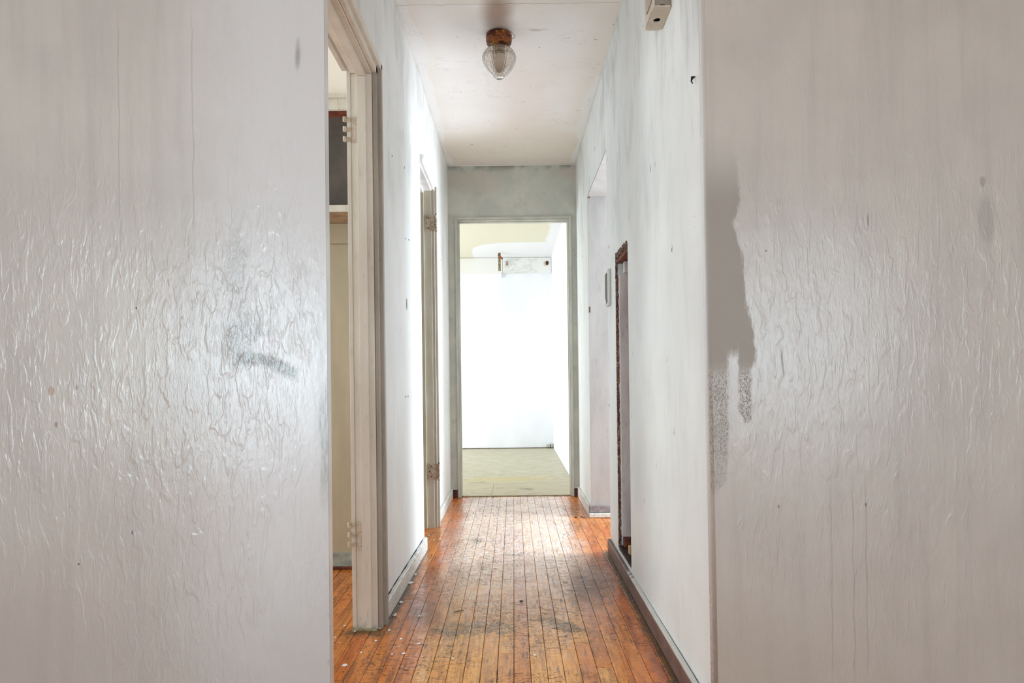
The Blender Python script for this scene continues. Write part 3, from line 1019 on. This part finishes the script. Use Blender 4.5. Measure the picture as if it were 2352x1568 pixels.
obj('base_shoe', bx(new(), -2.2, -.568, 3.185, 3.1975, 0, .014, .003), MRAW, bsc)
bm = bx(new(), -2.2, -.568, 3.31, 3.45, 0, H)

# ------------------------------------------------------------------ baseboards of the hall
def board(name, outline, z1, mat, label, bev=.003, top_wave=0.0, seed=1, z0=.002):
    """skirting built from a polyline of (x_face, x_back, y) stations with an uneven top"""
    bm = new()
    r = random.Random(seed)
    rings = []
    n = len(outline)
    for (xf, xb, y) in outline:
        s = 1 if xb > xf else -1
        t = z1 + r.uniform(-top_wave, top_wave)
        rings.append([bm.verts.new(p) for p in ((xf, y, z0), (xf, y, t - bev), (xf + s * bev, y, t), (xb, y, t + r.uniform(0, top_wave)), (xb, y, z0))])
    for a, b in zip(rings, rings[1:]):
        for i in range(5):
            bm.faces.new((a[i], a[(i + 1) % 5], b[(i + 1) % 5], b[i]))
    bm.faces.new(rings[0]); bm.faces.new(rings[-1][::-1])
    bmesh.ops.recalc_face_normals(bm, faces=bm.faces)
    return struct(name, bm, mat, label)


def run(y0, y1, n, fx):
    return [fx(y0 + (y1 - y0) * i / n) for i in range(n + 1)]


lw = lambda y: -.480 + (y - 2.5) * .017 / 1.05
b1 = board('baseboard_left', run(2.486, 3.535, 26, lambda y: (lw(y) + .018, lw(y) + .003, y)), .064, white_skirt(), 'chipped white baseboard between the left doorways', .004, .0016, 3)
gp_ = board('gap_strip', run(2.52, 3.50, 14, lambda y: (lw(y) + .0042, lw(y) + .0002, y)), .0662, MBK, 'dark gap', .001, .0016, 9)
gp_.parent = b1
del gp_['kind']
gp_['label'] = 'dark gap behind the board'
b2 = board('baseboard_left_far', run(4.12, 5.098, 26, lambda y: (-.4655 + .016, -.4655 + .003, y)), .064, white_skirt(), 'broken white baseboard beside the far doorway, left', .004, .004, 5)
b3 = board('baseboard_right', run(1.745, 3.455, 40, lambda y: (XR - .016, XR - .002 + (0.001 if y < 2.8 else 0), y)), .064, dark_skirt(), 'brown baseboard with white paint remnants along the right wall', .004, .001, 6)
b4 = board('baseboard_right_far', run(4.345, 5.098, 18, lambda y: (XR - .014, XR - .001, y)), .072, white_skirt(), 'white baseboard on the right wall beside the far doorway', .004, .002, 7)
bm = bx(new(), XR - .014, .70, 4.305, 4.3215, .030, .075, .004)
o = struct('baseboard_passage', bm, MPLG, 'scuffed grey baseboard turning into the side passage')
obj('base_shoe', bx(new(), XR - .016, .70, 4.292, 4.3200, .002, .028, .005), white_skirt(), o)
for a, b in ((-.464, X0 - .013), (X1 + .013, XR - .015)):
    o = struct('baseboard_end', bx(new(), a, b, 5.084, 5.0985, .001, .060, .003), MRED, 'dark red-brown baseboard stub beside the far door frame')
    obj('paint_edge', bx(new(), a, b, 5.082, 5.0985, .0605, .066, .001), MCAULK, o)

# paint beads in the ceiling corners
for i, (xx, s, ya) in enumerate(((-.466, 1, 1.81), (XR, -1, 1.80))):
    bm = new(); r = random.Random(20 + i)
    rings = []
    N = 60
    for k in range(N + 1):
        y = ya + (5.09 - ya) * k / N
        wdt = .007 + r.uniform(-.002, .003)
        xw = xx if s < 0 else (lw(y) if y < 3.55 else -.466)
        if s < 0 and y < 2.85:
            xw = XR + (.0033 - .0071 * (H - .12)) * (2.85 - y) / 1.116
        rings.append([bm.verts.new(p) for p in ((xw, y, H - .0005), (xw + s * wdt, y, H - .0005), (xw, y, H - wdt * 1.4))])
    for a, b in zip(rings, rings[1:]):
        for j in range(3):
            bm.faces.new((a[j], a[(j + 1) % 3], b[(j + 1) % 3], b[j]))
    bmesh.ops.recalc_face_normals(bm, faces=bm.faces)
    struct('trim_%d' % (4 + i), bm, MCAULK, 'bead of paint in the ceiling corner')
bm = bx(new(), -.46, XR - .001, 5.088, 5.0995, H - .008, H - .0006, .002)
struct('trim_6', bm, MCAULK, 'white bead over the far doorway wall')

# ------------------------------------------------------------------ far room shell
bm = new()
bx(bm, .488, .588, 5.20, 8.70, 0, H)
struct('wall_far_right', bm, MFW, 'bright white right wall of the far room')
wb = struct('wall_far_back', bx(new(), -3.0, .60, 8.63, 8.73, 0, H), MFW, 'bright white back wall of the far room')
bm = new()
for a in ((5.2, 8.63, 0, .3), (5.2, 8.63, 1.9, H), (5.2, 5.65, .3, 1.9), (8.15, 8.63, .3, 1.9)):
    bx(bm, -3.1, -3.0, a[0], a[1], a[2], a[3])
struct('wall_far_left', bm, MFW)
# painted board across the top of the back wall
tb = struct('trim_7', bx(new(), -2.9, -.118, 8.612, 8.6295, 2.168, 2.362, .003), MBO, 'white board along the top of the far back wall')
obj('board', bx(new(), -.114, .484, 8.612, 8.6295, 2.168, 2.362, .003), MBO, tb, label='scuffed grey-white board')
# low dark gap at the foot of the back wall
obj('floor_gap', bx(new(), -2.9, .484, 8.622, 8.6295, .003, .013), MGOU, wb)
for (a, b) in ((.40, .455), (.44, .480)):
    obj('peeling_flap', bx(new(), a, b, 8.60, 8.6215, .014, .030 + (b - .4) * .35, .003), simple('grey_flap', (176, 176, 168), .7), wb)

# ------------------------------------------------------------------ things
# ceiling lamp
LX, LY = -.047, 3.165
lamp = empty('ceiling_light', (LX, LY, H))
tag(lamp, 'ribbed acorn glass ceiling light on a rusty base, unlit', 'light')
prof = [(.052, -.0006), (.058, -.004), (.0595, -.012), (.0585, -.032), (.056, -.044), (.046, -.056), (.042, -.060)]
obj('lamp_base', lathe(new(), prof, (LX, LY, H), 40), MRST, lamp, True, 'rusty brown metal base')
gp = [(.040, -.058), (.0425, -.062), (.055, -.072), (.066, -.084), (.0735, -.098), (.0755, -.110), (.0735, -.122), (.067, -.139), (.058, -.156), (.047, -.171), (.036, -.183), (.026, -.191), (.017, -.194)]


def finer(p, n=5):
    out = []
    for (a, b), (c2, d) in zip(p, p[1:]):
        for i in range(n):
            out.append((a + (c2 - a) * i / n, b + (d - b) * i / n))
    return out + [p[-1]]


fp = finer(gp, 3)
outer = [(r * (1 + (.022 if i % 2 else 0)), z) for i, (r, z) in enumerate(fp)]
inner = [(max(.002, r - .004), z + .002) for r, z in gp[::-1]]
bm = new()
seg = 72
rings = []
for (rr, z) in outer + inner:
    rings.append([bm.verts.new((LX + rr * (1 + .02 * (k % 2)) * math.cos(2 * math.pi * k / seg), LY + rr * (1 + .02 * (k % 2)) * math.sin(2 * math.pi * k / seg), H + z)) for k in range(seg)])
rings.append(rings[0])
for a, b in zip(rings, rings[1:]):
    for k in range(seg):
        try:
            bm.faces.new((a[k], a[(k + 1) % seg], b[(k + 1) % seg], b[k]))
        except ValueError:
            pass
bmesh.ops.recalc_face_normals(bm, faces=bm.faces)
obj('lamp_shade', bm, MGL, lamp, False, 'clear ribbed acorn-shaped glass shade')
obj('lamp_collar', lathe(new(), [(.038, -.057), (.040, -.061), (.0385, -.066), (.036, -.068)], (LX, LY, H), 36), simple('cream_collar', (206, 196, 176), .5), lamp, True)
obj('lamp_socket', lathe(new(), [(.022, -.0605), (.026, -.066), (.026, -.078), (.022, -.084)], (LX, LY, H), 28), MRST, lamp, True)
obj('light_bulb', lathe(new(), [(.020, -.0845), (.027, -.088), (.032, -.094), (.0335, -.104), (.0325, -.122), (.029, -.142), (.023, -.160), (.015, -.172), (.004, -.177)], (LX, LY, H), 28), MBULB, lamp, True)
obj('lamp_finial', lathe(new(), [(.016, -.1945), (.019, -.197), (.0185, -.2005), (.012, -.2035), (.003, -.2045)], (LX, LY, H), 28), MGL, lamp, True)
bm = new()
wp = [(LX + .040, LY - .03, H - .004), (LX + .060, LY - .035, H - .010), (LX + .070, LY - .036, H - .022), (LX + .072, LY - .035, H - .030), (LX + .066, LY - .033, H - .037), (LX + .057, LY - .028, H - .038)]
obj('wire', tube(bm, wp, .0011, 6), MPIN, lamp, True, 'loose thin grey wire')

# painted box high on the right wall
ZB = 1.925
jb = empty('junction_box', (XR, 2.05, ZB))
tag(jb, 'beige painted metal box with a round black hole, high on the right wall', 'box')
bm = new()
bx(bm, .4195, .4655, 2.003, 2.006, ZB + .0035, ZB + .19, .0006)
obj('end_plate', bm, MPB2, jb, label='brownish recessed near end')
bm = new()
bx(bm, .4165, .4185, 1.997, 2.135, ZB + .0001, ZB + .20, .0006)
obj('side_panel', bm, MPB, jb)
obj('side_rib', bx(new(), .4125, .4160, 2.03, 2.10, ZB + .03, ZB + .18, .0012), MTD, jb)
# underside with a round hole
bm = new()
cx, cy, rr = .4405, 2.075, .0105
outer_pts = []
hole = []
sx0, sx1, sy0, sy1 = .4165, .4675, 1.997, 2.135
nn = 32
for k in range(nn):
    t = 2 * math.pi * (k + .5) / nn
    c_, s_ = math.cos(t), math.sin(t)
    tx = ((sx1 if c_ > 0 else sx0) - cx) / c_ if abs(c_) > 1e-6 else 1e9
    ty = ((sy1 if s_ > 0 else sy0) - cy) / s_ if abs(s_) > 1e-6 else 1e9
    q = min(tx, ty)
    outer_pts.append((cx + q * c_, cy + q * s_))
    hole.append((cx + rr * c_, cy + rr * 1.25 * s_))
va = [[bm.verts.new((x, y, z)) for x, y in pts] for pts, z in ((outer_pts, ZB), (hole, ZB), (hole, ZB + .003), (outer_pts, ZB + .003))]
for i in range(4):
    a, b = va[i], va[(i + 1) % 4]
    for k in range(nn):
        bm.faces.new((a[k], a[(k + 1) % nn], b[(k + 1) % nn], b[k]))
bmesh.ops.recalc_face_normals(bm, faces=bm.faces)
obj('bottom_plate', bm, MPB, jb)
obj('hole_lining', bx(new(), .422, .4640, 2.05, 2.10, ZB + .010, ZB + .016), MBK, jb)
obj('catch', bx(new(), .436, .448, 2.0005, 2.0025, ZB + .004, ZB + .010, .0005), MGOU, jb)
obj('back_plate', bx(new(), .4660, .4690, 1.997, 2.135, ZB + .0035, ZB + .20), MPB, jb)

# picture hook at the right corner
y = 1.752
nl = tag(obj('wall_hook', tube(new(), [(.4655, y, wall_z(1605, 176, y)), (.4590, y, wall_z(1605, 178, y)), (.4560, y - .003, wall_z(1605, 188, y)), (.4595, y - .003, wall_z(1605, 193, y))], [.002, .004, .0022, .0012], 8), MPIN, None, True),
         'tiny black hook at the rounded right wall corner', 'hook')

# thermostat by the right opening
th = empty('thermostat', (XR, 3.38, 1.29))
tag(th, 'narrow off-white thermostat cover with dark window, by the right opening', 'thermostat')
obj('cover', bx(new(), XR - .013, XR - .0005, 3.342, 3.452, 1.213, 1.387, .004), MSW, th)
obj('window_opening', bx(new(), XR - .0150, XR - .0132, 3.380, 3.450, 1.232, 1.372, .0006), MSWD, th)
obj('lever', bx(new(), XR - .0190, XR - .0152, 3.395, 3.43, 1.225, 1.245, .001), MSW, th)

# rusty bracket hanging from the far ceiling
bk = empty('hanging_bracket', (-.148, 8.30, 2.366))
tag(bk, 'rusty metal strap hanging from the far room ceiling', 'bracket')
bm = bx(new(), -.163, -.133, 8.298, 8.304, 2.150, 2.3655, .001)
obj('strap', bm, simple('dull_brass', (150, 132, 92), .45, (110, 96, 70), 60, .5), bk)
bm = new()
tube(bm, [(-.160, 8.290, 2.340), (-.140, 8.285, 2.318), (-.112, 8.280, 2.292)], .011, 10)
obj('latch_arm', bm, MRST, bk, True, 'short rusty diagonal arm')
for z in (2.345, 2.24, 2.17):
    obj('screw', tube(new(), [(-.148, 8.2975, z), (-.148, 8.294, z)], .005, 10), MPIN if z > 2.3 else MSW, bk)
pp = tag(obj('wall_plate', bx(new(), -.170, -.132, 8.585, 8.6115, 2.105, 2.165, .003), MFW, None), 'small white block below the rusty strap on the far wall', 'block')
# little rusty hook and ring on the board
hk = tag(obj('rusty_hook', tube(new(), [(-.078, 8.604, 2.306), (-.066, 8.596, 2.316), (-.054, 8.594, 2.306), (-.062, 8.596, 2.290), (-.074, 8.598, 2.274), (-.056, 8.600, 2.268), (-.046, 8.602, 2.272)], .0045, 8), MRST, None, True),
         'small curled rusty hook on the scuffed far board', 'hook')
bm = new()
lathe(bm, [(.010, 0), (.017, .002), (.018, .005), (.013, .009), (.004, .010)], (0, 0, 0), 20)
bmesh.ops.transform(bm, matrix=Matrix.Translation((.435, 8.6115, 2.290)) @ Matrix.Rotation(math.pi / 2, 4, 'X'), verts=bm.verts)
for v in bm.verts:
    v.co.z = 2.290 + (v.co.z - 2.290) * 1.5
rg = tag(obj('rail_socket', bm, MPIN, None, True), 'dark rusted oval socket at the right end of the far board', 'socket')

# loose nail and paint chips on the floor
tag(obj('loose_nail', tube(new(), [(-.232, 2.583, .0022), (-.196, 2.600, .0022)], .0012, 6), MPIN, None), 'thin bent nail lying on the boards near the smear', 'nail')
chip_px = [(944, 1338, 2.6), (921, 1383, 2.0), (1010, 1237, 1.4), (996, 1240, 1.3), (985, 1230, 1), (963, 1415, 1.4), (922, 1467, 1.2), (894, 1447, 1.2), (873, 1443, 1.2), (917, 1485, .8), (926, 1501, 1.5), (962, 1478, 1.4), (901, 1502, 1),
           (863, 1472, 1), (792, 1528, 2.0), (764, 1481, 1.1), (802, 1320, 1.2), (772, 1322, 1), (804, 1414, 1.4), (799, 1411, 1), (821, 1442, 1.8), (815, 1450, 1), (792, 1437, 1.2), (770, 1464, .8), (780, 1476, .8), (1228, 1505, 1),
           (1040, 1512, .9), (830, 1499, .9), (880, 1433, 1), (1352, 1157, 1.4), (1334, 1165, 1), (1327, 1146, 1.0)]
r = random.Random(12)
for (px, py, s) in chip_px:
    y = EYE * 1600 / (py - 870 + .012 * (px - 1179))
    x = (px - .012 * (py - 870) - 1179) * y / 1600
    if x < -.447 and 2.49 < y < 3.5:
        x = -.445
    bm = new()
    nv = r.randint(5, 7)
    ro = r.uniform(0, 3)
    a = []
    for k in range(nv):
        t = ro + 2 * math.pi * k / nv
        q = .0040 * s * r.uniform(.6, 1.2)
        a.append((x + q * 1.2 * math.cos(t), y + q * 1.5 * math.sin(t)))
    prism(bm, a, .0008, .0020)
    lab = {(944, 1338): 'largest white paint flake, beside the white left baseboard', (921, 1383): 'second large white paint flake along the white left baseboard',
           (792, 1528): 'large white paint flake on the boards below the left doorway, near the photo bottom',
           (821, 1442): 'white paint flake at the foot of the near left door jamb'}.get((px, py), 'tiny white flake of paint lying on the wood floor')
    tag(obj('paint_chip', bm, MCH, None), lab, 'paint chip', 'white paint flakes on the floor')
for (px, py, s) in ((1323, 1189, 1.2), (1336, 1188, 1.0), (1341, 1189, .8), (1197, 1382, 1.0), (1087, 1178, .6)):
    y = EYE * 1600 / (py - 870 + .012 * (px - 1179))
    x = (px - .012 * (py - 870) - 1179) * y / 1600
    bm = new()
    bmesh.ops.create_icosphere(bm, subdivisions=2, radius=.006 * s)
    for v in bm.verts:
        v.co = Vector((v.co.x * 1.3, v.co.y, v.co.z * .5)) * r.uniform(.8, 1.15) + Vector((x, y, .003 * s + .001))
    tag(obj('dirt_crumb', bm, MPIN, None, True), {1323: 'black crumb furthest left of three by the grey passage baseboard', 1336: 'middle black crumb of three by the grey passage baseboard', 1341: 'black crumb touching the grey passage baseboard corner',
         1197: 'lone black crumb in the middle of the hall floor', 1087: 'tiny dark crumb on the pale worn boards near the far doorway'}[px], 'dirt', 'black crumbs on the floor')
